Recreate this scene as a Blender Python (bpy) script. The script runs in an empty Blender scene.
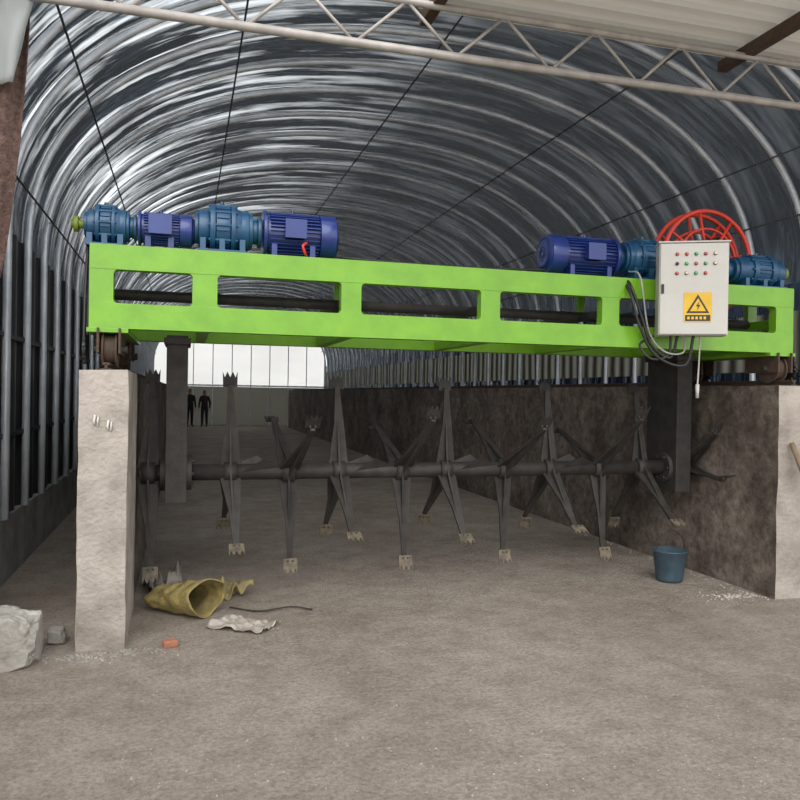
import bpy, bmesh, math, random
from mathutils import Vector, Matrix, noise
random.seed(7)
scene=bpy.context.scene
scene.view_settings.view_transform='Standard'
COL=scene.collection
pi=math.pi

# ---------------------------------------------------------------- materials
def newmat(name):
    m=bpy.data.materials.new(name); m.use_nodes=True
    nt=m.node_tree; b=nt.nodes["Principled BSDF"]
    return m,nt,b
def mat(name,c1,c2=None,scale=8,rough=.5,metal=0,bump=0,bscale=40,detail=6,lo=.35,hi=.65,stretch=(1,1,1),spec=.5,coat=0,bdist=.02):
    m,nt,b=newmat(name); N=nt.nodes; L=nt.links
    b.inputs['Roughness'].default_value=rough
    b.inputs['Metallic'].default_value=metal
    b.inputs['Specular IOR Level'].default_value=spec
    b.inputs['Coat Weight'].default_value=coat
    tc=N.new('ShaderNodeTexCoord'); mp=N.new('ShaderNodeMapping'); mp.inputs['Scale'].default_value=stretch
    L.new(tc.outputs['Object'],mp.inputs['Vector'])
    if c2 is None: c2=tuple(x*.75 for x in c1)
    n=N.new('ShaderNodeTexNoise'); n.inputs['Scale'].default_value=scale; n.inputs['Detail'].default_value=detail; n.inputs['Roughness'].default_value=.6
    L.new(mp.outputs[0],n.inputs['Vector'])
    r=N.new('ShaderNodeValToRGB'); r.color_ramp.elements[0].position=lo; r.color_ramp.elements[1].position=hi
    r.color_ramp.elements[0].color=(*c1,1); r.color_ramp.elements[1].color=(*c2,1)
    L.new(n.outputs['Fac'],r.inputs['Fac']); L.new(r.outputs['Color'],b.inputs['Base Color'])
    if bump>0:
        n2=N.new('ShaderNodeTexNoise'); n2.inputs['Scale'].default_value=bscale; n2.inputs['Detail'].default_value=8
        L.new(mp.outputs[0],n2.inputs['Vector'])
        bp=N.new('ShaderNodeBump'); bp.inputs['Strength'].default_value=bump; bp.inputs['Distance'].default_value=bdist
        L.new(n2.outputs['Fac'],bp.inputs['Height']); L.new(bp.outputs[0],b.inputs['Normal'])
    return m

GREEN=mat('green_paint',(.150,.355,.010),(.115,.29,.009),5,.38,0,.06,30,coat=.15,detail=10)
BLUE=mat('blue_motor_paint',(.006,.020,.135),(.009,.03,.17),6,.35,.1,coat=.3)
TEAL=mat('teal_gearbox_paint',(.006,.05,.12),(.009,.07,.15),6,.4,.1,coat=.2)
STEEL=mat('dark_steel',(.020,.018,.016),(.042,.036,.032),9,.65,.2,.2,50)
TIP=mat('worn_tip_steel',(.17,.14,.095),(.07,.06,.045),20,.7,.2)
RUST=mat('rusty_steel',(.10,.055,.03),(.05,.04,.035),20,.8,.2,.3,60)
BLACK=mat('black_rubber',(.012,.012,.013),None,5,.5)
WHITE=mat('cabinet_enamel',(.43,.42,.385),(.385,.375,.34),3,.4)
YEL=mat('yellow_label',(.65,.40,.01),None,3,.5)
REDP=mat('red_paint',(.58,.04,.012),(.47,.03,.015),5,.4)
GRNB=mat('green_button',(.02,.4,.08),None,5,.3)
CREAM=mat('pale_button',(.6,.5,.38),None,5,.3)
BRASS=mat('yellow_shaft',(.16,.22,.02),None,5,.5)
CONC=mat('concrete_light',(.36,.325,.285),(.15,.125,.105),2.6,.9,0,.7,30,lo=.38,hi=.74,detail=12)
KNEE=mat('knee_wall_concrete',(.36,.35,.33),(.2,.195,.185),3,.9,0,.4,30)
RIBM=mat('galvanised_pipe',(.74,.78,.82),(.56,.60,.65),4,.35,.25)
DARKPIPE=mat('dark_purlin',(.03,.035,.04),None,5,.5)
TRUSS=mat('painted_truss',(.40,.375,.345),(.28,.26,.24),6,.5,.2)

# floor
FLOOR,nt,b=newmat('dusty_concrete_floor'); N=nt.nodes;L=nt.links
b.inputs['Roughness'].default_value=.95; b.inputs['Specular IOR Level'].default_value=.15
tc=N.new('ShaderNodeTexCoord')
def nz(scale,detail=8,rough=.6):
    n=N.new('ShaderNodeTexNoise'); n.inputs['Scale'].default_value=scale;n.inputs['Detail'].default_value=detail;n.inputs['Roughness'].default_value=rough
    L.new(tc.outputs['Object'],n.inputs['Vector']); return n
def ramp(src,p0,c0,p1,c1):
    r=N.new('ShaderNodeValToRGB'); r.color_ramp.elements[0].position=p0; r.color_ramp.elements[1].position=p1
    r.color_ramp.elements[0].color=(*c0,1); r.color_ramp.elements[1].color=(*c1,1); L.new(src,r.inputs['Fac']); return r
def mixc(a,bb,fac,mode='MIX'):
    m=N.new('ShaderNodeMix'); m.data_type='RGBA'; m.blend_type=mode
    if isinstance(fac,float): m.inputs[0].default_value=fac
    else: L.new(fac,m.inputs[0])
    L.new(a,m.inputs[6]); L.new(bb,m.inputs[7]); return m.outputs[2]
r1=ramp(nz(.7).outputs['Fac'],.32,(.40,.34,.285),.68,(.55,.485,.425))
r2=ramp(nz(3.5,12,.8).outputs['Fac'],.38,(.58,.54,.50),.56,(1,1,1))
r3=ramp(nz(38,8,.9).outputs['Fac'],.42,(.45,.42,.39),.54,(1.0,1.0,1.0))
c=mixc(r1.outputs[0],r2.outputs[0],.6,'MULTIPLY'); c=mixc(c,r3.outputs[0],.7,'MULTIPLY')
L.new(c,b.inputs['Base Color'])
nb=nz(8,15,.8); bp=N.new('ShaderNodeBump'); bp.inputs['Strength'].default_value=1; bp.inputs['Distance'].default_value=.07
L.new(nb.outputs['Fac'],bp.inputs['Height']); L.new(bp.outputs[0],b.inputs['Normal'])

TROUGH,nt,b=newmat('stained_trough_concrete'); N=nt.nodes;L=nt.links
b.inputs['Roughness'].default_value=.95
tc=N.new('ShaderNodeTexCoord')
r1=ramp(nz(1.4,12,.75).outputs['Fac'],.40,(.095,.072,.057),.64,(.27,.225,.19))
r2=ramp(nz(10,10,.75).outputs['Fac'],.38,(.4,.36,.32),.62,(1.1,1.1,1.1))
c=mixc(r1.outputs[0],r2.outputs[0],.9,'MULTIPLY'); L.new(c,b.inputs['Base Color'])
bp=N.new('ShaderNodeBump'); bp.inputs['Strength'].default_value=.8; bp.inputs['Distance'].default_value=.04
L.new(nz(14,12,.75).outputs['Fac'],bp.inputs['Height']); L.new(bp.outputs[0],b.inputs['Normal'])

FILM,nt,b=newmat('aluminised_tarpaulin_film'); N=nt.nodes;L=nt.links
b.inputs['Roughness'].default_value=.22; b.inputs['Metallic'].default_value=.8
tc=N.new('ShaderNodeTexCoord')
r1=ramp(nz(.6,4).outputs['Fac'],.35,(.036,.064,.108),.7,(.10,.145,.21))
L.new(r1.outputs[0],b.inputs['Base Color'])
mp=N.new('ShaderNodeMapping'); mp.inputs['Scale'].default_value=(1,4.5,1); L.new(tc.outputs['Object'],mp.inputs[0])
n=N.new('ShaderNodeTexNoise'); n.inputs['Scale'].default_value=1.0; n.inputs['Detail'].default_value=2; n.inputs['Roughness'].default_value=.4; n.inputs['Distortion'].default_value=.3
L.new(mp.outputs[0],n.inputs['Vector'])
bp=N.new('ShaderNodeBump'); bp.inputs['Strength'].default_value=.8; bp.inputs['Distance'].default_value=.2
L.new(n.outputs['Fac'],bp.inputs['Height']); L.new(bp.outputs[0],b.inputs['Normal'])
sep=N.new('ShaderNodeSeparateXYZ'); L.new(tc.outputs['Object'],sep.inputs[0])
mr=N.new('ShaderNodeMapRange'); mr.inputs[1].default_value=-.8; mr.inputs[2].default_value=3.2; mr.inputs[3].default_value=1; mr.inputs[4].default_value=.04; L.new(sep.outputs['X'],mr.inputs[0])  # bright roof highlights built into the film as translucent streaks, strongest at left
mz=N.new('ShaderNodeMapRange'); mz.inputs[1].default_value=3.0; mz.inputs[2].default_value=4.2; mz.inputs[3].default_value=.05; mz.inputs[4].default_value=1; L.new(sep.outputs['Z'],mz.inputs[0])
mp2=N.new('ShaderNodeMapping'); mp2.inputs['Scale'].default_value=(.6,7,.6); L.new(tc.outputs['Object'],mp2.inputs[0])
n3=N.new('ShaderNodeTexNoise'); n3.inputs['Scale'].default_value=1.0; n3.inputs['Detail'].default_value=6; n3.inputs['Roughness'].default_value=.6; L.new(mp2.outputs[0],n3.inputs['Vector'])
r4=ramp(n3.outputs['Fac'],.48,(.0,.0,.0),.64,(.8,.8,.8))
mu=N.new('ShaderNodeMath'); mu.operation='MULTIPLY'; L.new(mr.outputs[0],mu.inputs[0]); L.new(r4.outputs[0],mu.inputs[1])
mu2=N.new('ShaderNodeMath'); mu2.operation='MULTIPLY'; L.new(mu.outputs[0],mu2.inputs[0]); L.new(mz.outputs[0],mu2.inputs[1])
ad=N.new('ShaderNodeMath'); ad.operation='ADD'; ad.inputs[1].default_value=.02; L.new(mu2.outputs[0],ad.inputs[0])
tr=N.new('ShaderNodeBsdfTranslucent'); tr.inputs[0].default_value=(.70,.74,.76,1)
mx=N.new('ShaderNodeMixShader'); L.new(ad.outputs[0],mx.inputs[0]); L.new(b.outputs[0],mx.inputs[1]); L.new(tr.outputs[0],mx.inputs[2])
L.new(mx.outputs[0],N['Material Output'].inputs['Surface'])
SIDE=mat('weathered_side_sheet',(.055,.06,.068),(.13,.125,.125),2.5,.38,.6,.3,6,stretch=(1,1,.3))

def translucent(name,col,mixf=.8,wave=0):
    m=bpy.data.materials.new(name); m.use_nodes=True; nt=m.node_tree
    for n in list(nt.nodes): nt.nodes.remove(n)
    o=nt.nodes.new('ShaderNodeOutputMaterial'); t=nt.nodes.new('ShaderNodeBsdfTranslucent'); d=nt.nodes.new('ShaderNodeBsdfDiffuse'); mx=nt.nodes.new('ShaderNodeMixShader')
    rr=nt.nodes.new('ShaderNodeValToRGB')
    if wave:
        tc=nt.nodes.new('ShaderNodeTexCoord'); n=nt.nodes.new('ShaderNodeTexWave'); n.bands_direction='Y'; n.inputs['Scale'].default_value=wave; n.inputs['Distortion'].default_value=1
        nt.links.new(tc.outputs['Object'],n.inputs['Vector']); k=.25
    else:
        n=nt.nodes.new('ShaderNodeTexNoise'); n.inputs['Scale'].default_value=2; k=.8
    rr.color_ramp.elements[0].color=(*[x*k for x in col],1); rr.color_ramp.elements[1].color=(*col,1)
    nt.links.new(n.outputs['Fac'],rr.inputs[0])
    nt.links.new(rr.outputs[0],t.inputs[0]); nt.links.new(rr.outputs[0],d.inputs[0]); mx.inputs[0].default_value=1-mixf
    nt.links.new(t.outputs[0],mx.inputs[1]); nt.links.new(d.outputs[0],mx.inputs[2]); nt.links.new(mx.outputs[0],o.inputs[0]); return m
PANEL=translucent('translucent_panel',(.97,.98,.97),.9)
PANELG=translucent('grey_translucent_panel',(.34,.34,.31),.7)
PLASTIC=translucent('milky_plastic',(.62,.65,.64),.6)
SLAT=translucent('pale_side_curtain',(.42,.42,.38),.6,1.1)
ROOFM=translucent('roof_sheet',(.60,.58,.53),.2)

# ---------------------------------------------------------------- mesh builder
class B:
    def __init__(s,*mats): s.bm=bmesh.new(); s.mats=list(mats)
    def mi(s,m):
        if m not in s.mats: s.mats.append(m)
        return s.mats.index(m)
    def face(s,vs,m,smooth=False):
        try:
            f=s.bm.faces.new(vs); f.material_index=m; f.smooth=smooth; return f
        except ValueError: return None
    def box(s,x0,x1,y0,y1,z0,z1,m,M=None):
        m=s.mi(m)
        v=[Vector((x,y,z)) for x in(x0,x1) for y in(y0,y1) for z in(z0,z1)]
        if M is not None: v=[M@p for p in v]
        v=[s.bm.verts.new(p) for p in v]
        for q in((0,1,3,2),(4,6,7,5),(0,4,5,1),(2,3,7,6),(0,2,6,4),(1,5,7,3)): s.face([v[i] for i in q],m)
    def cyl(s,p0,p1,r0,r1=None,m=None,seg=24,caps=True):
        if r1 is None:r1=r0
        m=s.mi(m); p0=Vector(p0);p1=Vector(p1); d=(p1-p0).normalized()
        a=d.orthogonal().normalized(); bb=d.cross(a)
        R=[]
        for p,r in((p0,r0),(p1,r1)):
            R.append([s.bm.verts.new(p+(a*math.cos(2*pi*i/seg)+bb*math.sin(2*pi*i/seg))*r) for i in range(seg)])
        for i in range(seg):
            j=(i+1)%seg; s.face([R[0][i],R[0][j],R[1][j],R[1][i]],m,True)
        if caps: s.face(R[0][::-1],m); s.face(R[1],m)
    def tube(s,pts,r,m,seg=8,closed=False):
        m=s.mi(m); pts=[Vector(p) for p in pts]; n=len(pts); rings=[]; up=None
        for i,p in enumerate(pts):
            if closed: t=(pts[(i+1)%n]-pts[i-1]).normalized()
            else: t=(pts[min(i+1,n-1)]-pts[max(i-1,0)]).normalized()
            if up is None: up=t.orthogonal().normalized()
            up=(up-t*up.dot(t))
            up=up.normalized() if up.length>1e-5 else t.orthogonal().normalized()
            bb=t.cross(up)
            rings.append([s.bm.verts.new(p+(up*math.cos(2*pi*k/seg)+bb*math.sin(2*pi*k/seg))*r) for k in range(seg)])
        for i in range(n if closed else n-1):
            A=rings[i];C=rings[(i+1)%n]
            for k in range(seg):
                l=(k+1)%seg; s.face([A[k],A[l],C[l],C[k]],m,True)
        if not closed: s.face(rings[0][::-1],m); s.face(rings[-1],m)
    def prism(s,pts,off,m):
        m=s.mi(m); off=Vector(off); a=[s.bm.verts.new(Vector(p)-off*.5) for p in pts]; c=[s.bm.verts.new(Vector(p)+off*.5) for p in pts]
        s.face(a[::-1],m); s.face(c,m); n=len(a)
        for i in range(n): s.face([a[i],a[(i+1)%n],c[(i+1)%n],c[i]],m)
    def grid(s,rows,m,smooth=True):
        m=s.mi(m); V=[[s.bm.verts.new(p) for p in r] for r in rows]
        for i in range(len(V)-1):
            for j in range(len(V[0])-1): s.face([V[i][j],V[i][j+1],V[i+1][j+1],V[i+1][j]],m,smooth)
    def done(s,name,parent=None,bevel=0,recalc=True,solid=0):
        if recalc: bmesh.ops.recalc_face_normals(s.bm,faces=s.bm.faces)
        me=bpy.data.meshes.new(name); s.bm.to_mesh(me); s.bm.free()
        for m in s.mats: me.materials.append(m)
        o=bpy.data.objects.new(name,me); COL.objects.link(o)
        if bevel:
            md=o.modifiers.new('bevel','BEVEL'); md.width=bevel; md.segments=2; md.limit_method='ANGLE'; md.angle_limit=math.radians(50)
        if solid:
            md=o.modifiers.new('solid','SOLIDIFY'); md.thickness=solid
        if parent: o.parent=parent
        return o
def empty(name,loc=(0,0,0)):
    e=bpy.data.objects.new(name,None); COL.objects.link(e); e.empty_display_size=.2
    return e

# ---------------------------------------------------------------- shell
XL,XR,YE=-1.5,6.8,38.0
XC=(XL+XR)/2; HW=(XR-XL)/2; SP=3.0; RISE=2.6; EX=2.2
def prof(n=48,off=0.0):
    pts=[(XL+off,.55),(XL+off,1.4),(XL+off,2.2)]
    for i in range(n+1):
        a=pi-pi*i/n
        cx=math.copysign(abs(math.cos(a))**(2/EX),math.cos(a)); sz=abs(math.sin(a))**(2/EX)
        pts.append((XC+(HW-off)*cx, SP+(RISE-off)*sz))
    pts+=[(XR-off,2.2),(XR-off,1.4),(XR-off,.55)]
    return pts

b=B(); b.box(-25,30,-20,70,-.2,0,FLOOR); b.done('floor')

RS=.85
P=prof()
b=B(); rows=[]
ys=[5.3+RS/6*i for i in range(int((YE-5.3)/(RS/6))+1)]
for y in ys:
    s=.07*abs(math.sin(pi*(y-5.3)/RS))
    rows.append([Vector((XC+(x-XC)*(1+s/4), y, z+(s if z>SP else 0))) for x,z in P if z>2.6])
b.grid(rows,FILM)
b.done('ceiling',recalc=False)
b=B()
Q=prof(40,.06)
y=5.3
while y<YE:
    b.tube([(x,y,z) for x,z in Q],.036,RIBM,8); y+=RS
b.done('trim_1')
b=B()
for i in (5,11,19,27,35,43,47):
    x,z=prof(48,.11)[i]; b.cyl((x,5.3,z),(x,YE,z),.010,None,DARKPIPE,8)
b.done('trim_2')
b=B()
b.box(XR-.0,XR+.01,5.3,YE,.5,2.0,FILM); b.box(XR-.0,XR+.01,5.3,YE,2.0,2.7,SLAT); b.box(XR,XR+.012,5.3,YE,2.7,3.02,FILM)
b.box(XR-.05,XR+.2,5.3,YE,0,.6,KNEE); b.done('wall_right')
b=B(); b.box(XL-.2,XL+.05,3.0,YE,0,.55,KNEE); 
rows=[]
y=5.3
while y<YE:
    rows.append([Vector((XL-.0+.03*math.sin((y-5.3)*2*pi/(RS/2)),y,z)) for z in (.5,1.2,2.0,2.6,3.02)]); y+=RS/12
b.grid(rows,SIDE)
for z in (1.25,2.1): b.box(XL+.02,XL+.05,5.3,YE,z-.02,z+.02,DARKPIPE)
b.done('wall_left',recalc=False)
b=B()
top=[(x,z) for x,z in prof(24) if z>=SP]
for i in range(len(top)-1):
    (xa,za),(xb,zb)=top[i],top[i+1]
    zl=4.1
    if min(za,zb)>zl: b.prism([(xa,YE,zl),(xb,YE,zl),(xb,YE,zb),(xa,YE,za)],(0,.05,0),DARKPIPE)
for i in range(10):
    x=XL+.05+i*(XR-XL-.1)/9; b.box(x-.02,x+.02,YE-.08,YE,0,4.15,RIBM)
for z in (1.95,4.1): b.box(XL,XR,YE-.09,YE-.01,z-.04,z+.04,RIBM)
b.box(XL,XR,YE+.0,YE+.03,0,1.9,PANELG)
b.done('wall_back')
b=B(); b.box(XL,XR,YE+.01,YE+.03,1.95,4.3,PANEL); b.done('window_1')

e=empty('roof_truss')
b=B(); YT=5.0
b.tube([(-3,YT,4.0),(12,YT,4.0)],.030,TRUSS,10); b.tube([(-3,YT,4.33),(12,YT,4.33)],.026,TRUSS,10)
x=-2.9
while x<11.5:
    b.cyl((x,YT,4.33),(x+.36,YT,4.0),.012,None,TRUSS,8); b.cyl((x+.36,YT,4.0),(x+.72,YT,4.33),.012,None,TRUSS,8); x+=.72
b.done('lattice',e)
b=B(); rows=[]
y=3.4
while y<5.35:
    ph=(y%.2)/.2; h=.055*max(0,min(1,3.5-abs(ph-.5)*10))
    rows.append([Vector((x,y,4.42+h)) for x in (1.6,4,8,12)]); y+=.02
b.grid(rows,ROOFM,False)
b.done('corrugated_roof',recalc=False)
b=B(); b.box(4.15,4.23,3.4,5.3,4.33,4.41,RUST); b.box(7.0,7.08,3.4,5.3,4.33,4.41,RUST); b.box(1.6,1.68,3.4,5.3,4.33,4.41,RUST); b.done('roof_purlin')

# ---------------------------------------------------------------- trough walls
H=1.775
def roughbox(x0,x1,y0,y1,z0,z1,m,name,step=.12,amp=.010,frontm=None,parent=None):
    bb=B(m)
    bb.box(x0,x1,y0,y1,z0,z1,m)
    bm=bb.bm
    if frontm: fi=bb.mi(frontm)
    bmesh.ops.recalc_face_normals(bm,faces=bm.faces)
    def cuts(lo,hi,ax):
        k=lo+step
        while k<hi-1e-3:
            co=Vector((0,0,0)); co[ax]=k; no=Vector((0,0,0)); no[ax]=1
            bmesh.ops.bisect_plane(bm,geom=bm.verts[:]+bm.edges[:]+bm.faces[:],plane_co=co,plane_no=no); k+=step
    cuts(z0,z1,2); cuts(x0,x1,0); cuts(y0,min(y1,y0+2.2),1)
    for v in bm.verts:
        if v.co.z>z0+.01:
            n=noise.noise_vector(v.co*3.1)+noise.noise_vector(v.co*9)*.5
            v.co+=Vector((n.x,n.y,n.z*.6))*amp
    if frontm:
        for f in bm.faces:
            if f.normal.y<-.8 and f.calc_center_median().y<y0+.05: f.material_index=fi
    return bb.done(name,recalc=True)
pier=roughbox(-.64,-.35,5.13,6.05,0,H,CONC,'concrete_pier',frontm=CONC)
roughbox(-.62,-.37,6.06,YE-2,0,H-.02,TROUGH,'trough_wall')
roughbox(4.73,5.2,5.2,YE-2,0,H,TROUGH,'trough_wall',frontm=CONC)
b=B()
for x,yy in((-.49,5.2),(4.93,5.25)):
    b.box(x-.035,x+.035,yy,YE-2,H+.002,H+.012,RUST); b.box(x-.008,x+.008,yy,YE-2,H+.01,H+.04,RUST); b.box(x-.02,x+.02,yy,YE-2,H+.035,H+.05,RUST)
b.done('steel_rail')
CH=mat('chalk',(.58,.56,.52),None,30,.9)
b=B()
for ox,oz in ((-.535,0),(-.455,-.03)):
    y=5.124
    b.tube([(ox-.008,y,1.49+oz),(ox-.014,y,1.45+oz),(ox-.01,y,1.43+oz)],.007,CH,6); b.tube([(ox+.010,y,1.48+oz),(ox+.006,y,1.42+oz)],.006,CH,6)
b.done('chalk_marks',pier)

# ---------------------------------------------------------------- compost turner
T=empty('compost_turner')
Z0,Z1=2.06,2.62; YF,YR=5.4,6.75; X0,X1=-.62,5.05
ops=[(-.469,.039),(.206,1.077),(1.225,2.158),(2.314,3.194),(3.348,4.22),(4.37,4.87)]
b=B()
y0,y1=YF,YF+.09
b.box(X0,X1,y0,y1,Z1-.165,Z1,GREEN); b.box(X0,X1,y0,y1,Z0,Z0+.17,GREEN)
edges=[X0]+[v for o in ops for v in o]+[X1]
for i in range(0,len(edges),2): b.box(edges[i],edges[i+1],y0+.003,y1-.003,Z0+.16,Z1-.16,GREEN)
r=.03
for a,c in ops:
    for sx,xx in((1,a),(-1,c)):
        for sz,zz in((1,Z0+.17),(-1,Z1-.165)):
            pts=[(xx,(y0+y1)/2,zz)]+[(xx+sx*(r-r*math.sin(t)),(y0+y1)/2,zz+sz*(r-r*math.cos(t))) for t in [k*pi/2/5 for k in range(6)]]
            b.prism(pts,(0,y1-y0-.006,0),GREEN)
b.done('front_beam',T,.006)
ZR=2.36
b=B(); b.box(X0,X1,YR-.09,YR,Z0,Z0+.1,GREEN); b.box(X0,X1,YR-.09,YR,ZR-.08,ZR,GREEN)
for x in (X0,.1,1.12,2.2,3.22,4.27,X1-.1): b.box(x,x+.09,YR-.088,YR-.002,Z0+.1,ZR-.08,GREEN)
b.done('rear_beam',T,.006)
b=B()
for x in (X0,X1-.1):
    b.box(x,x+.1,YF+.09,YR-.09,ZR-.08,ZR,GREEN); b.box(x,x+.1,YF+.09,YR-.09,Z0,Z0+.15,GREEN)
    b.box(x,x+.1,YF+.44,YF+.5,ZR,Z1,GREEN)
for x in (.08,1.11,2.2,3.22,4.27):
    b.box(x,x+.08,YF+.09,YR-.09,Z0,Z0+.08,GREEN)
    b.box(x,x+.06,YF+.09,YR-.09,ZR-.06,ZR-.002,STEEL)
    if x<2 or 3<x<4: b.box(x,x+.06,YF+.44,YF+.5,ZR,Z1-.01,GREEN)
b.box(X0,1.3,YF+.09,YF+.5,Z1-.01,Z1+.01,GREEN); b.box(2.6,4.1,YF+.09,YF+.5,Z1-.01,Z1+.01,GREEN); b.box(4.1,X1,YF+.09,YF+.42,Z1-.01,Z1+.01,GREEN)
b.box(X0,X1,YF+.65,YF+.72,Z0+.06,Z0+.13,GREEN)
b.cyl((X0+.1,YF+.45,2.34),(X1-.1,YF+.45,2.34),.04,None,STEEL,16)
b.done('cross_members',T,.004)
def carriage(x,name,sgn):
    b=B()
    b.box(x-.075,x-.06,YF-.05,YF+.35,Z0-.17,Z0,RUST); b.box(x+.06,x+.075,YF-.05,YF+.35,Z0-.17,Z0,RUST)
    b.box(x-.075,x-.06,YR-.4,YR+.05,Z0-.17,Z0,RUST); b.box(x+.06,x+.075,YR-.4,YR+.05,Z0-.17,Z0,RUST)
    b.box(x-.14,x+.12,YF-.03,YR+.05,Z0-.03,Z0+.0,GREEN)
    for y in (YF+.1,YR-.15):
        b.cyl((x-.035,y,H+.05+.1),(x+.035,y,H+.15),.1,None,RUST,28); b.cyl((x-.05,y,H+.15),(x-.035,y,H+.15),.125,None,RUST,28); b.cyl((x+.035,y,H+.15),(x+.05,y,H+.15),.125,None,RUST,28)
        b.cyl((x-.11,y,H+.15),(x+.11,y,H+.15),.028,None,STEEL,12)
        xs=x+sgn*.16
        b.cyl((xs-.012,y,H+.15),(xs+.012,y,H+.15),.09,None,BLACK,20)
        for k in range(14):
            a=2*pi*k/14; b.box(-.01,.01,-.012,.012,.085,.105,BLACK,Matrix.Translation((xs,y,H+.15))@Matrix.Rotation(a,4,'X'))
    xs=x+sgn*.16
    b.tube([(xs,YF+.02,H+.15),(xs,YF+.06,2.3),(xs,YF+.2,2.7)],.012,BLACK,6); b.tube([(xs,YF+.19,H+.15),(xs,YF+.25,2.3),(xs,YF+.3,2.7)],.012,BLACK,6)
    b.done(name,T,.003)
carriage(-.49,'wheel_carriage_a',-1); carriage(4.93,'wheel_carriage_b',1)
b=B()
for xa,xb in((-.14,.02),(4.42,4.58)):
    b.box(xa,xb,6.12,6.6,.78,Z0+.02,STEEL); b.box(xa-.02,xb+.02,6.1,6.62,Z0-.05,Z0,STEEL)
    b.cyl((xa-.04,6.3,1),(xb+.04,6.3,1),.14,None,STEEL,24)
    for k in range(6):
        a=2*pi*k/6; b.cyl((xa-.055,6.3+.11*math.cos(a),1+.11*math.sin(a)),(xb+.055,6.3+.11*math.cos(a),1+.11*math.sin(a)),.014,None,STEEL,6)
b.done('side_arms',T,.004)
# rotor
b=B(); RY,RZ=6.3,1.0
b.cyl((-.30,RY,RZ),(4.68,RY,RZ),.065,None,STEEL,20)
b.cyl((4.68,RY,RZ),(4.71,RY,RZ),.065,.02,STEEL,20)
A=[-.27,.83,1.8,2.75,3.70]; Bs=[.36,1.25,2.2,3.2,4.15]
def arm(x,ang,Lr,lx=.02):
    d=Vector((0,-math.sin(ang),-math.cos(ang))); t=Vector((0,-math.cos(ang),math.sin(ang))); X=Vector((1,0,0)); o=Vector((x,RY,RZ))
    p=lambda u,v,w=0:o+d*(u*Lr/.8)+X*v+t*w
    b.prism([p(.04,-.085),p(.04,.085),p(.40,.052+lx*.5),p(.72,.018+lx),p(.72,-.018+lx),p(.40,-.03+lx*.5)],t*.022,STEEL)
    b.prism([p(.05,0,-.07),p(.05,0,.07),p(.45,lx*.6,.012),p(.45,lx*.6,-.012)],X*.015,STEEL)
    w=.056
    pts=[(.70,-w),(.82,-w*1.05),(.775,-w*.75),(.82,-w*.4),(.775,0),(.82,w*.4),(.775,w*.75),(.82,w*1.05),(.70,w)]
    b.prism([p(u,v+lx,.02+(u-.66)*.3) for u,v in pts],t*.014,TIP if math.cos(ang)>.2 else STEEL)
    b.cyl(p(.72,lx-.02,.01),p(.72,lx-.02,.05),.009,None,STEEL,6); b.cyl(p(.72,lx+.02,.01),p(.72,lx+.02,.05),.009,None,STEEL,6)
for i,x in enumerate(A):
    off=math.radians([6,-4,3,-3,5][i])
    arm(x,off,.83,.03)
    for a,l in(((125,.10),(-122,-.07)) if i else ((178,.02),)): arm(x,off+math.radians(a),.81,l)
    b.cyl((x-.05,RY,RZ),(x+.05,RY,RZ),.085,None,STEEL,20)
for i,x in enumerate(Bs):
    off=math.radians([-5,4,-3,3,6][i])
    arm(x,off+pi,.79,-.01)
    for a,l in((42,.03),(-44,-.02)): arm(x,off+math.radians(a),.75,l)
    b.cyl((x-.05,RY,RZ),(x+.05,RY,RZ),.085,None,STEEL,20)
for a in (82,128): arm(4.645,math.radians(a),.62,0)
for x in [.6,1.53,2.47,3.45]:
    b.prism([(x-.24,RY-.02,RZ-.06),(x+.02,RY-.1,RZ+.11),(x+.24,RY-.02,RZ+.02)],(0,.03,0),STEEL)
    b.prism([(x-.24,RY+.02,RZ+.05),(x-.02,RY+.05,RZ+.13),(x+.24,RY+.02,RZ-.08)],(0,.03,0),STEEL)
b.done('rotor',T)

# ---------------------------------------------------------------- motors / reducers
def motor(xa,xb,y,z,r,dirn,base=Z1+.01):
    e=empty('electric_motor')
    L=xb-xa; b=B()
    fan=(xb-.22*L,xb) if dirn>0 else (xa,xa+.22*L)
    bod=(xa+.05*L,xb-.22*L) if dirn>0 else (xa+.22*L,xb-.05*L)
    fl=(xa,xa+.05*L) if dirn>0 else (xb-.05*L,xb)
    b.cyl((bod[0],y,z),(bod[1],y,z),r*.84,None,BLUE,40)
    for k in range(32):
        a=2*pi*k/32
        b.box(bod[0]+.02,bod[1]-.005,-.0035,.0035,r*.8,r*.97,BLUE,Matrix.Translation((0,y,z))@Matrix.Rotation(a,4,'X'))
    b.cyl((fl[0],y,z),(fl[1],y,z),r*1.02,None,BLUE,40)
    b.cyl((fan[0],y,z),(fan[1],y,z),r*.98,None,BLUE,40)
    xe=fan[1] if dirn>0 else fan[0]
    b.cyl((xe,y,z),(xe+dirn*.025,y,z),r*.9,r*.6,BLUE,40)
    for k in range(5):
        b.tube([(xe+dirn*.028*(1-k*.12),y+math.cos(2*pi*j/28)*r*(.2+.14*k),z+math.sin(2*pi*j/28)*r*(.2+.14*k)) for j in range(28)],.004,BLACK,5,True)
    xm=(bod[0]+bod[1])/2
    b.box(xm-.07,xm+.07,y-r*1.28,y-r*.7,z-.05,z+.07,BLUE)
    b.box(xm-.078,xm+.078,y-r*1.33,y-r*1.27,z-.058,z+.078,BLUE)
    b.cyl((xm,y,z+r*.9),(xm,y,z+r*1.12),.012,None,BLUE,8)
    for xx in(bod[0]+.05,bod[1]-.06): b.box(xx-.02,xx+.02,y-r*.8,y+r*.8,base,z-r*.55,BLUE)
    b.done('motor_body',e,.003)
    return e
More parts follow.
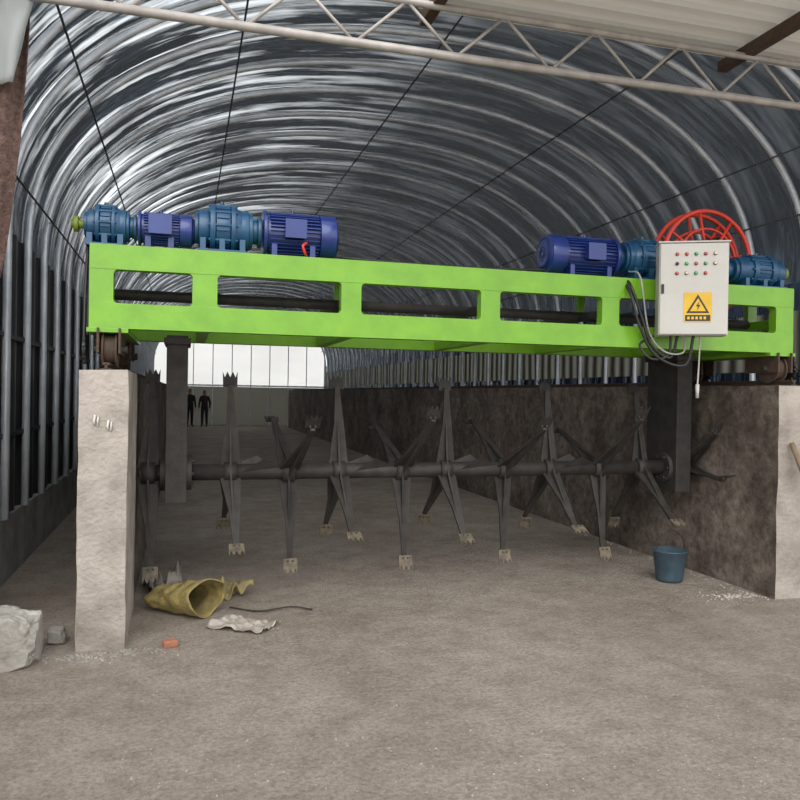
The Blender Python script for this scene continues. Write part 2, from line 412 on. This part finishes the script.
def reducer(xa,xb,y,z,r,dirn,base=Z1+.01,shaft=0):
    e=empty('gear_reducer'); b=B(); L=xb-xa
    def X(t): return xa+t*L if dirn>0 else xb-t*L
    secs=[(0,.06,.62),(.06,.22,.75),(.22,.30,1.0),(.31,.52,.93),(.53,.60,1.0),(.60,.80,.8),(.80,.86,.72),(.86,.94,.5),(.94,1,.62)]
    for a,c,rr in secs: b.cyl((X(a),y,z),(X(c),y,z),r*rr,None,TEAL,40)
    b.cyl((X(.60),y,z),(X(.82),y,z),r*.9,r*.66,TEAL,40)
    for k in range(10):
        a=2*pi*k/10; cy,cz=y+r*.93*math.cos(a),z+r*.93*math.sin(a)
        b.cyl((X(.2),cy,cz),(X(.63),cy,cz),.011,None,TEAL,6)
    for k in range(12):
        a=2*pi*k/12; b.box(min(X(.32),X(.5)),max(X(.32),X(.5)),-.006,.006,r*.9,r*.99,TEAL,Matrix.Translation((0,y,z))@Matrix.Rotation(a+.2,4,'X'))
    for t in(.12,.4,.7):
        b.box(X(t)-.02,X(t)+.02,y-r*.85,y+r*.85,base,z-r*.5,TEAL)
    b.box(min(X(.05),X(.75)),max(X(.05),X(.75)),y-r*.95,y+r*.95,base,base+.02,TEAL)
    b.cyl((X(.4),y,z+r*.9),(X(.4),y,z+r*1.12),.015,None,TEAL,8)
    if shaft:
        b.cyl((X(0),y,z),(X(0)-dirn*shaft,y,z),.03,None,BRASS,16); b.cyl((X(0)-dirn*shaft*.8,y,z),(X(0)-dirn*shaft*.45,y,z),.055,None,BRASS,12)
    b.done('reducer_body',e,.003)
    return e
YM=5.66
motor(.53,1.06,YM,2.815,.165,1)
reducer(.05,.52,YM,2.82,.18,1)
motor(-.33,.03,YM,2.79,.12,1)
reducer(-.68,-.34,YM,2.79,.145,1,shaft=.09)
motor(2.81,3.42,YM,2.815,.165,-1)
reducer(3.43,3.9,YM,2.82,.18,-1)
motor(3.95,4.4,YM,2.79,.12,-1)
reducer(4.5,5.12,YM,2.79,.15,-1,shaft=.08)

# ---------------------------------------------------------------- cable reel
e=empty('cable_reel'); b=B(); cx,cz=4.55,2.90
for yy in(5.9,6.06):
    for R,rr in((.46,.021),(.30,.013)):
        b.tube([(cx+R*math.cos(2*pi*k/48),yy,cz+R*math.sin(2*pi*k/48)) for k in range(48)],rr,REDP,8,True)
    for k in range(8):
        a=2*pi*k/8+.2; b.cyl((cx+.07*math.cos(a),yy,cz+.07*math.sin(a)),(cx+.46*math.cos(a),yy,cz+.46*math.sin(a)),.014,None,REDP,8)
    b.cyl((cx,yy-.015,cz),(cx,yy+.015,cz),.09,None,REDP,24)
for k in range(8):
    a=2*pi*k/8+.2; b.cyl((cx+.30*math.cos(a),5.9,cz+.30*math.sin(a)),(cx+.30*math.cos(a),6.06,cz+.30*math.sin(a)),.009,None,REDP,8)
b.cyl((cx,5.86,cz),(cx,6.2,cz),.03,None,STEEL,12)
for k in range(7):
    b.tube([(cx+(.2+.004*(k%2))*math.cos(2*pi*j/32),5.92+.02*k,cz+.2*math.sin(2*pi*j/32)) for j in range(32)],.011,BLACK,6,True)
b.box(cx-.03,cx+.03,6.12,6.18,Z0+.0,cz+.03,REDP); b.box(cx-.2,cx+.2,6.1,6.2,Z0+.06,Z0+.1,REDP)
b.done('reel',e)

# ---------------------------------------------------------------- control cabinet
e=empty('electrical_control_box'); b=B()
pl=Vector((3.57,5.2,0)); pr=Vector((4.03,4.97,0)); w=(pr-pl).length; ux=(pr-pl).normalized(); uy=Vector((-ux.y,ux.x,0))
M=Matrix(((ux.x,uy.x,0,pl.x),(ux.y,uy.y,0,pl.y),(0,0,1,2.15),(0,0,0,1)))
hh=.72
b.box(0,w,0,.2,0,hh,WHITE,M); b.box(.008,w-.008,-.018,-.002,.008,hh-.008,WHITE,M)
b.box(-.01,w+.01,-.02,.21,hh,hh+.012,WHITE,M)
cols=[[REDP,REDP,GRNB,REDP,CREAM],[BLACK,GRNB,REDP,GRNB,CREAM],[REDP,CREAM,GRNB,REDP]]
for r,row in enumerate(cols):
    for k,cm in enumerate(row):
        xx=.13+k*.07; zz=hh-.09-r*.075
        p=M@Vector((xx,-.018,zz)); q=M@Vector((xx,-.024,zz)); s_=M@Vector((xx,-.040,zz))
        b.cyl(p,q,.014,None,STEEL,16); b.cyl(q,s_,.010,None,cm,16)
b.box(w*.36,w*.76,-.022,-.018,.10,.33,YEL,M)
xc=w*.56
def tri(s,z0,dep,m): 
    b.prism([M@Vector((xc-s,dep,z0)),M@Vector((xc+s,dep,z0)),M@Vector((xc,dep,z0+s*1.7))],M.to_3x3()@Vector((0,.003,0)),m)
tri(.085,.17,-.024,BLACK); tri(.06,.183,-.027,YEL)
b.prism([M@Vector((xc+dx,-.03,z)) for dx,z in((.012,.262),(-.016,.222),(.0,.222),(-.008,.188),(.018,.232),(.002,.232))],M.to_3x3()@Vector((0,.003,0)),BLACK)
b.box(w*.38,w*.74,-.025,-.02,.108,.155,BLACK,M)
for k in range(5): b.box(w*.41+k*.03,w*.41+k*.03+.018,-.027,-.024,.12,.142,YEL,M)
b.box(.015,.035,-.03,-.015,hh*.45,hh*.55,STEEL,M)
b.box(.1,.16,.2,.33,.1,.16,GREEN,M); b.box(.1,.16,.2,.36,.5,.56,GREEN,M)
b.box(w-.12,w-.06,.2,.5,.1,.16,GREEN,M)
b.done('cabinet',e,.003)
e=empty('power_cable'); b=B()
def bez(pts,n=14):
    out=[]
    P=[Vector(p) for p in pts]; P=[P[0]*2-P[1]]+P+[P[-1]*2-P[-2]]
    for i in range(1,len(P)-2):
        for k in range(n):
            t=k/n; a,bb,c,d=P[i-1:i+3]
            out.append(.5*((2*bb)+(c-a)*t+(2*a-5*bb+4*c-d)*t*t+(3*bb-a-3*c+d)*t**3))
    out.append(P[-2]); return out
b.tube(bez([(3.45,5.55,2.66),(3.42,5.36,2.55),(3.5,5.32,2.3),(3.58,5.3,2.08),(3.72,5.25,1.98),(3.75,5.2,2.16)]),.012,BLACK,8)
b.tube(bez([(3.45,5.6,2.66),(3.40,5.34,2.5),(3.46,5.3,2.25),(3.6,5.28,2.0),(3.82,5.2,1.92),(3.86,5.15,2.16)]),.012,BLACK,8)
b.tube(bez([(3.52,5.55,2.7),(3.5,5.35,2.62),(3.55,5.3,2.2),(3.66,5.25,2.03),(3.8,5.2,2.02),(3.8,5.18,2.16)]),.007,KNEE,8)
b.tube(bez([(3.6,5.3,2.15),(3.5,5.34,2.08),(3.58,5.3,1.97),(3.7,5.25,2.0),(3.7,5.22,2.16)]),.01,STEEL,8)
b.tube(bez([(3.92,5.15,2.16),(3.95,5.2,1.95),(3.94,5.2,1.75)]),.006,WHITE,8); b.cyl((3.94,5.2,1.77),(3.94,5.2,1.66),.016,.012,WHITE,10)
b.tube(bez([(1.1,5.55,2.66),(1.3,5.48,2.64),(2.0,5.5,2.635),(2.75,5.52,2.66)]),.01,BLACK,8)
b.tube(bez([(.82,5.42,2.72),(.79,5.38,2.69),(.81,5.4,2.64),(.83,5.48,2.635)]),.010,REDP,8)
b.done('cable_loops',e)

# ---------------------------------------------------------------- loose things
BK=mat('blue_grey_plastic',(.05,.085,.11),(.035,.06,.08),12,.5)
e=empty('bucket'); b=B(BK); bx,by=4.25,5.95
prof_=[(.0,.005),(.11,.005),(.118,.03),(.15,.27),(.158,.275),(.158,.285),(.145,.285),(.112,.03),(.0,.02)]
rows=[[Vector((bx+r*math.cos(2*pi*k/32),by+r*math.sin(2*pi*k/32),z)) for k in range(33)] for r,z in prof_]
b.grid(rows,BK); bmesh.ops.remove_doubles(b.bm,verts=b.bm.verts,dist=.0005)
b.tube([(bx+.15*math.cos(a),by-.02*math.sin(a),.27+.19*math.sin(a)) for a in [pi*k/16 for k in range(17)]],.005,STEEL,6)
b.done('bucket_body',e)
SACK=mat('woven_sack',(.34,.26,.085),(.17,.135,.055),10,.8,0,.6,60)
b=B(SACK); rows=[]
ax=Vector((-.62,.78,0)).normalized(); ay=Vector((-ax.y,ax.x,0)); c0=Vector((.18,5.70,0))
for i in range(30):
    t=i/29; u=t*.5
    hgt=(.128*(1-.55*t)**.9+.01)*(1+.05*math.sin(t*24)); wid=.16*(1+.15*t)*(1+.04*math.sin(t*17))
    row=[]
    for k in range(37):
        a=2*pi*k/36
        n=noise.noise(Vector((t*5,math.cos(a)*2,math.sin(a)*2)))*.025*(.5+t)
        z=hgt+ (hgt+n)*math.sin(a)
        row.append(c0+ax*(u+.03*math.sin(a*2)+.012*math.sin(a*5)*(1-t))+ay*(wid+n)*math.cos(a)+Vector((0,0,max(z,.004))))
    rows.append(row)
b.grid(rows,SACK); bmesh.ops.remove_doubles(b.bm,verts=b.bm.verts,dist=.0005); b.done('woven_sack',solid=.006)
def crumple(name,cx,cy,sx,sy,m,ang,hgt=.05,seed=0):
    b=B(m); rows=[]; n=30
    R=Matrix.Rotation(ang,3,'Z')
    for i in range(n):
        row=[]
        for j in range(n):
            u=(i/(n-1)-.5);v=(j/(n-1)-.5)
            q=Vector((u*4+seed,v*4,seed)); edge=1+.25*noise.noise(Vector((u*3,v*3,seed+5)))
            z=.008+hgt*max(0,noise.noise(q)+.45*noise.noise(q*2.7)+.3)*1.0
            p=R@Vector((u*sx*edge,v*sy*edge,0)); row.append(Vector((cx+p.x,cy+p.y,z)))
        rows.append(row)
    b.grid(rows,m); return b.done(name,solid=.003)
GREYSH=mat('grimy_plastic',(.09,.08,.07),(.2,.18,.15),6,.5)
CLEAR=mat('dusty_clear_bag',(.38,.34,.30),(.24,.21,.18),9,.4)
crumple('plastic_sheet',-.14,6.6,.32,.4,GREYSH,.2,.2,3)
crumple('plastic_bag',.42,5.42,.42,.26,CLEAR,-.55,.05,9)
crumple('torn_sack_piece',.30,6.28,.32,.32,mat('yellow_scrap',(.26,.21,.08),(.18,.15,.07),9,.7),.5,.16,12)
BR=mat('brick',(.35,.14,.08),(.25,.1,.06),20,.9,0,.4,60)
b=B(); M2=Matrix.Translation((-.07,5.1,0))@Matrix.Rotation(.3,4,'Z'); b.box(-.045,.045,-.03,.03,0,.045,BR,M2); b.done('brick_fragment',bevel=.008)
b=B(); b.tube(bez([(.35,5.9,.012),(.55,5.75,.012),(.8,5.78,.02),(.95,5.7,.012)]),.006,STEEL,6); b.done('wire_scrap')
def rock(name,c,s,m,seed,sub=4):
    bm=bmesh.new(); bmesh.ops.create_icosphere(bm,subdivisions=sub,radius=1)
    for v in bm.verts:
        p=v.co.copy(); k=1+.35*noise.noise(p*1.3+Vector((seed,0,0)))+.14*noise.noise(p*4+Vector((seed,3,0)))+.05*noise.noise(p*11)
        p=p*k
        for ax_ in range(3): p[ax_]=max(-.82,min(.82,p[ax_]))
        v.co=Vector((p.x*s[0]+c[0],p.y*s[1]+c[1],max(p.z*s[2]+c[2],0)))
    me=bpy.data.meshes.new(name); bm.to_mesh(me); bm.free(); me.materials.append(m); o=bpy.data.objects.new(name,me); COL.objects.link(o)
ROCK=mat('grey_rock',(.19,.18,.155),(.34,.32,.29),5,.9,0,.9,22)
rock('broken_concrete_lump',(-1.05,5.05,.13),(.27,.24,.22),ROCK,2,5)
rock('broken_concrete_lump',(-.78,5.35,.05),(.07,.08,.06),ROCK,7,3)
b=B(ROCK)
G2=mat('gravel_light',(.42,.37,.32),(.3,.265,.225),5,.9)
def peb(x,y,s,m):
    m=b.mi(m); vs=[]
    R=Matrix.Rotation(random.random()*6,3,'Z')
    for q in((1,0,0),(0,1,0),(-1,0,0),(0,-1,0)):
        p=R@Vector((q[0]*s*random.uniform(.7,1.2),q[1]*s*random.uniform(.6,1.1),0)); vs.append(b.bm.verts.new((x+p.x,y+p.y,.001)))
    t=b.bm.verts.new((x,y,s*random.uniform(.5,.9)))
    for i in range(4): b.face([vs[i],vs[(i+1)%4],t],m)
for i in range(5000):
    y=random.uniform(1.8,7.5); x=random.uniform(-.3,min(y*.95+.4,4.6))
    peb(x,y,random.choice([.003,.004,.005,.007]),random.choice([ROCK,ROCK,G2]))
for i in range(350):
    x=random.gauss(-.45,.18); y=5.1-abs(random.gauss(0,.08)); peb(x,y,random.uniform(.004,.012),ROCK)
for i in range(200):
    y=random.uniform(5.2,9); x=4.7-abs(random.gauss(0,.06)); peb(x,y,random.uniform(.005,.016),G2)
for i in range(160):
    a=random.uniform(0,6.28); q=abs(random.gauss(0,.12)); x=4.45+q*math.cos(a)*1.6; y=5.35+q*math.sin(a)*.7
    if x<4.68: peb(x,y,random.uniform(.004,.016),G2)
b.done('gravel')
WOOD=mat('weathered_wood',(.22,.16,.10),(.12,.09,.06),12,.8,stretch=(1,1,.2))
b=B(); b.tube([(4.93,4.55,.0),(4.84,5.17,1.3)],.022,WOOD,8); b.done('wooden_pole')
HES=mat('brown_hessian',(.06,.034,.028),(.13,.08,.065),25,.95,0,.8,60)
b=B(HES); rows=[]
for i in range(24):
    t=i/23; z=2.35+t*2.1; xr=-.93-.16*(1-t)**2
    rows.append([Vector((-1.6+(xr+1.6)*j/30,5.1+.035*math.sin(j*.9+t*2)+.02*noise.noise(Vector((j*.3,t*5,1))),z+.03*math.sin(j))) for j in range(31)])
b.grid(rows,HES); b.done('hessian_curtain',solid=.006)
b=B(PLASTIC); rows=[]
for i in range(24):
    t=i/23; z=3.45+t*1.0; xr=-1.0+.18*t
    rows.append([Vector((-1.7+(xr+1.7)*j/30,4.98+.04*math.sin(j*.8+t*4)+.05*noise.noise(Vector((j*.3,t*4,4))),z)) for j in range(31)])
b.grid(rows,PLASTIC); b.done('plastic_curtain',solid=.002)

# ---------------------------------------------------------------- people
def person(x,y,face,top,pants,hs=1.68):
    J={'pel':(0,0,.93,.15),'sp':(0,.0,1.12,.145),'ch':(0,0,1.33,.165),'nk':(0,0,1.47,.06),'hd':(0,-.01,1.52,.055)}
    for s,n in((1,'l'),(-1,'r')):
        J['hip'+n]=(s*.09,0,.88,.10); J['kn'+n]=(s*.10,-.01,.48,.072); J['an'+n]=(s*.11,.02,.09,.055); J['to'+n]=(s*.13,-.14,.035,.035)
        J['sh'+n]=(s*.18,0,1.39,.07); J['el'+n]=(s*.25,.03,1.12,.055); J['wr'+n]=(s*.25,-.06,.87,.035); J['pa'+n]=(s*.25,-.08,.80,.032)
        for f in range(4): J['f%d'%f+n]=(s*(.245),-.11+.02*f,.70+.01*abs(f-1.5),.009); J['g%d'%f+n]=(s*.25,-.10+.016*f,.76,.010)
        J['th'+n]=(s*.235,-.125,.77,.011)
    E=[('pel','sp'),('sp','ch'),('ch','nk'),('nk','hd')]
    for n in 'lr':
        E+=[('pel','hip'+n),('hip'+n,'kn'+n),('kn'+n,'an'+n),('an'+n,'to'+n),('ch','sh'+n),('sh'+n,'el'+n),('el'+n,'wr'+n),('wr'+n,'pa'+n),('pa'+n,'th'+n)]
        for f in range(4): E+=[('pa'+n,'g%d'%f+n),('g%d'%f+n,'f%d'%f+n)]
    ks=list(J); me=bpy.data.meshes.new('p'); me.from_pydata([J[k][:3] for k in ks],[(ks.index(a),ks.index(c)) for a,c in E],[]); o=bpy.data.objects.new('tmp',me); COL.objects.link(o)
    sk=o.modifiers.new('s','SKIN'); sk.use_smooth_shade=True
    for i,k in enumerate(ks):
        me.skin_vertices[0].data[i].radius=(J[k][3],J[k][3]*.8 if k in('sp','ch','pel') else J[k][3])
    me.skin_vertices[0].data[0].use_root=True
    o.modifiers.new('ss','SUBSURF').levels=1
    dg=bpy.context.evaluated_depsgraph_get(); bm=bmesh.new(); bm.from_mesh(bpy.data.meshes.new_from_object(o.evaluated_get(dg)))
    bpy.data.objects.remove(o)
    for f in bm.faces:
        c=f.calc_center_median(); f.smooth=True
        f.material_index=2 if (c.z>1.47 or (abs(c.x)>.19 and c.z<.88)) else (3 if c.z<.09 else (1 if c.z<.95 else 0))
    r=bmesh.ops.create_icosphere(bm,subdivisions=3,radius=1)
    for v in r['verts']:
        p=v.co; zz=p.z; w=.078*(1-.18*max(0,-zz)); nose=.02*math.exp(-((p.x/.18)**2+((zz+.1)/.25)**2)) if p.y<0 else 0
        eye=.008*math.exp(-(((abs(p.x)-.4)/.15)**2+((zz-.05)/.12)**2)) if p.y<0 else 0
        v.co=Vector((p.x*w,p.y*.095-nose+eye-.01,1.60+zz*.115))
    hv=set(r['verts'])
    for f in bm.faces:
        if f.verts[0] in hv:
            c=f.calc_center_median(); f.smooth=True; f.material_index=4 if (c.z>1.655 or (c.y>.02 and c.z>1.56)) else 2
    for s in(1,-1):
        r=bmesh.ops.create_icosphere(bm,subdivisions=1,radius=.02,matrix=Matrix.Translation((s*.075,0,1.6)))
        for v in r['verts']:
            for f in v.link_faces:f.material_index=2
    me=bpy.data.meshes.new('person'); bm.to_mesh(me); bm.free()
    for m in(top,pants,mat('skin',(.45,.27,.19),None,5,.6),BLACK,mat('hair',(.02,.015,.012),None,5,.7)): me.materials.append(m)
    o=bpy.data.objects.new('person',me); COL.objects.link(o); o.location=(x,y,0.0); o.rotation_euler=(0,0,face); o.scale=(hs/1.71,)*3
person(.22,36.2,.4,mat('dark_jacket',(.03,.03,.04),None,5,.8),mat('dark_trousers',(.02,.02,.03),None,5,.8),1.75)
person(.88,36.4,-.3,mat('brown_jacket',(.06,.03,.03),None,5,.8),mat('navy_trousers',(.02,.025,.04),None,5,.8),1.7)

# ---------------------------------------------------------------- light
w=bpy.data.worlds.new('overcast_sky'); scene.world=w; w.use_nodes=True
bg=w.node_tree.nodes['Background']; bg.inputs[0].default_value=(.98,.985,1,1); bg.inputs[1].default_value=2.0
sun=bpy.data.lights.new('sun','SUN'); sun.energy=2.0; sun.angle=math.radians(50); sun.color=(1,.96,.91)
so=bpy.data.objects.new('sun',sun); COL.objects.link(so); so.rotation_euler=Vector((.25,1,-.75)).to_track_quat('-Z','Y').to_euler()

# ---------------------------------------------------------------- camera
cd=bpy.data.cameras.new('camera'); cd.lens=34.2; cd.sensor_width=36; co=bpy.data.objects.new('camera',cd); COL.objects.link(co)
R=Matrix.Rotation(math.radians(-15.8),4,'Z')@Matrix.Rotation(math.radians(90-.41),4,'X')@Matrix.Rotation(math.radians(.93),4,'Z')
co.matrix_world=Matrix.Translation((0,0,1.65))@R
cd.clip_end=300
scene.camera=co
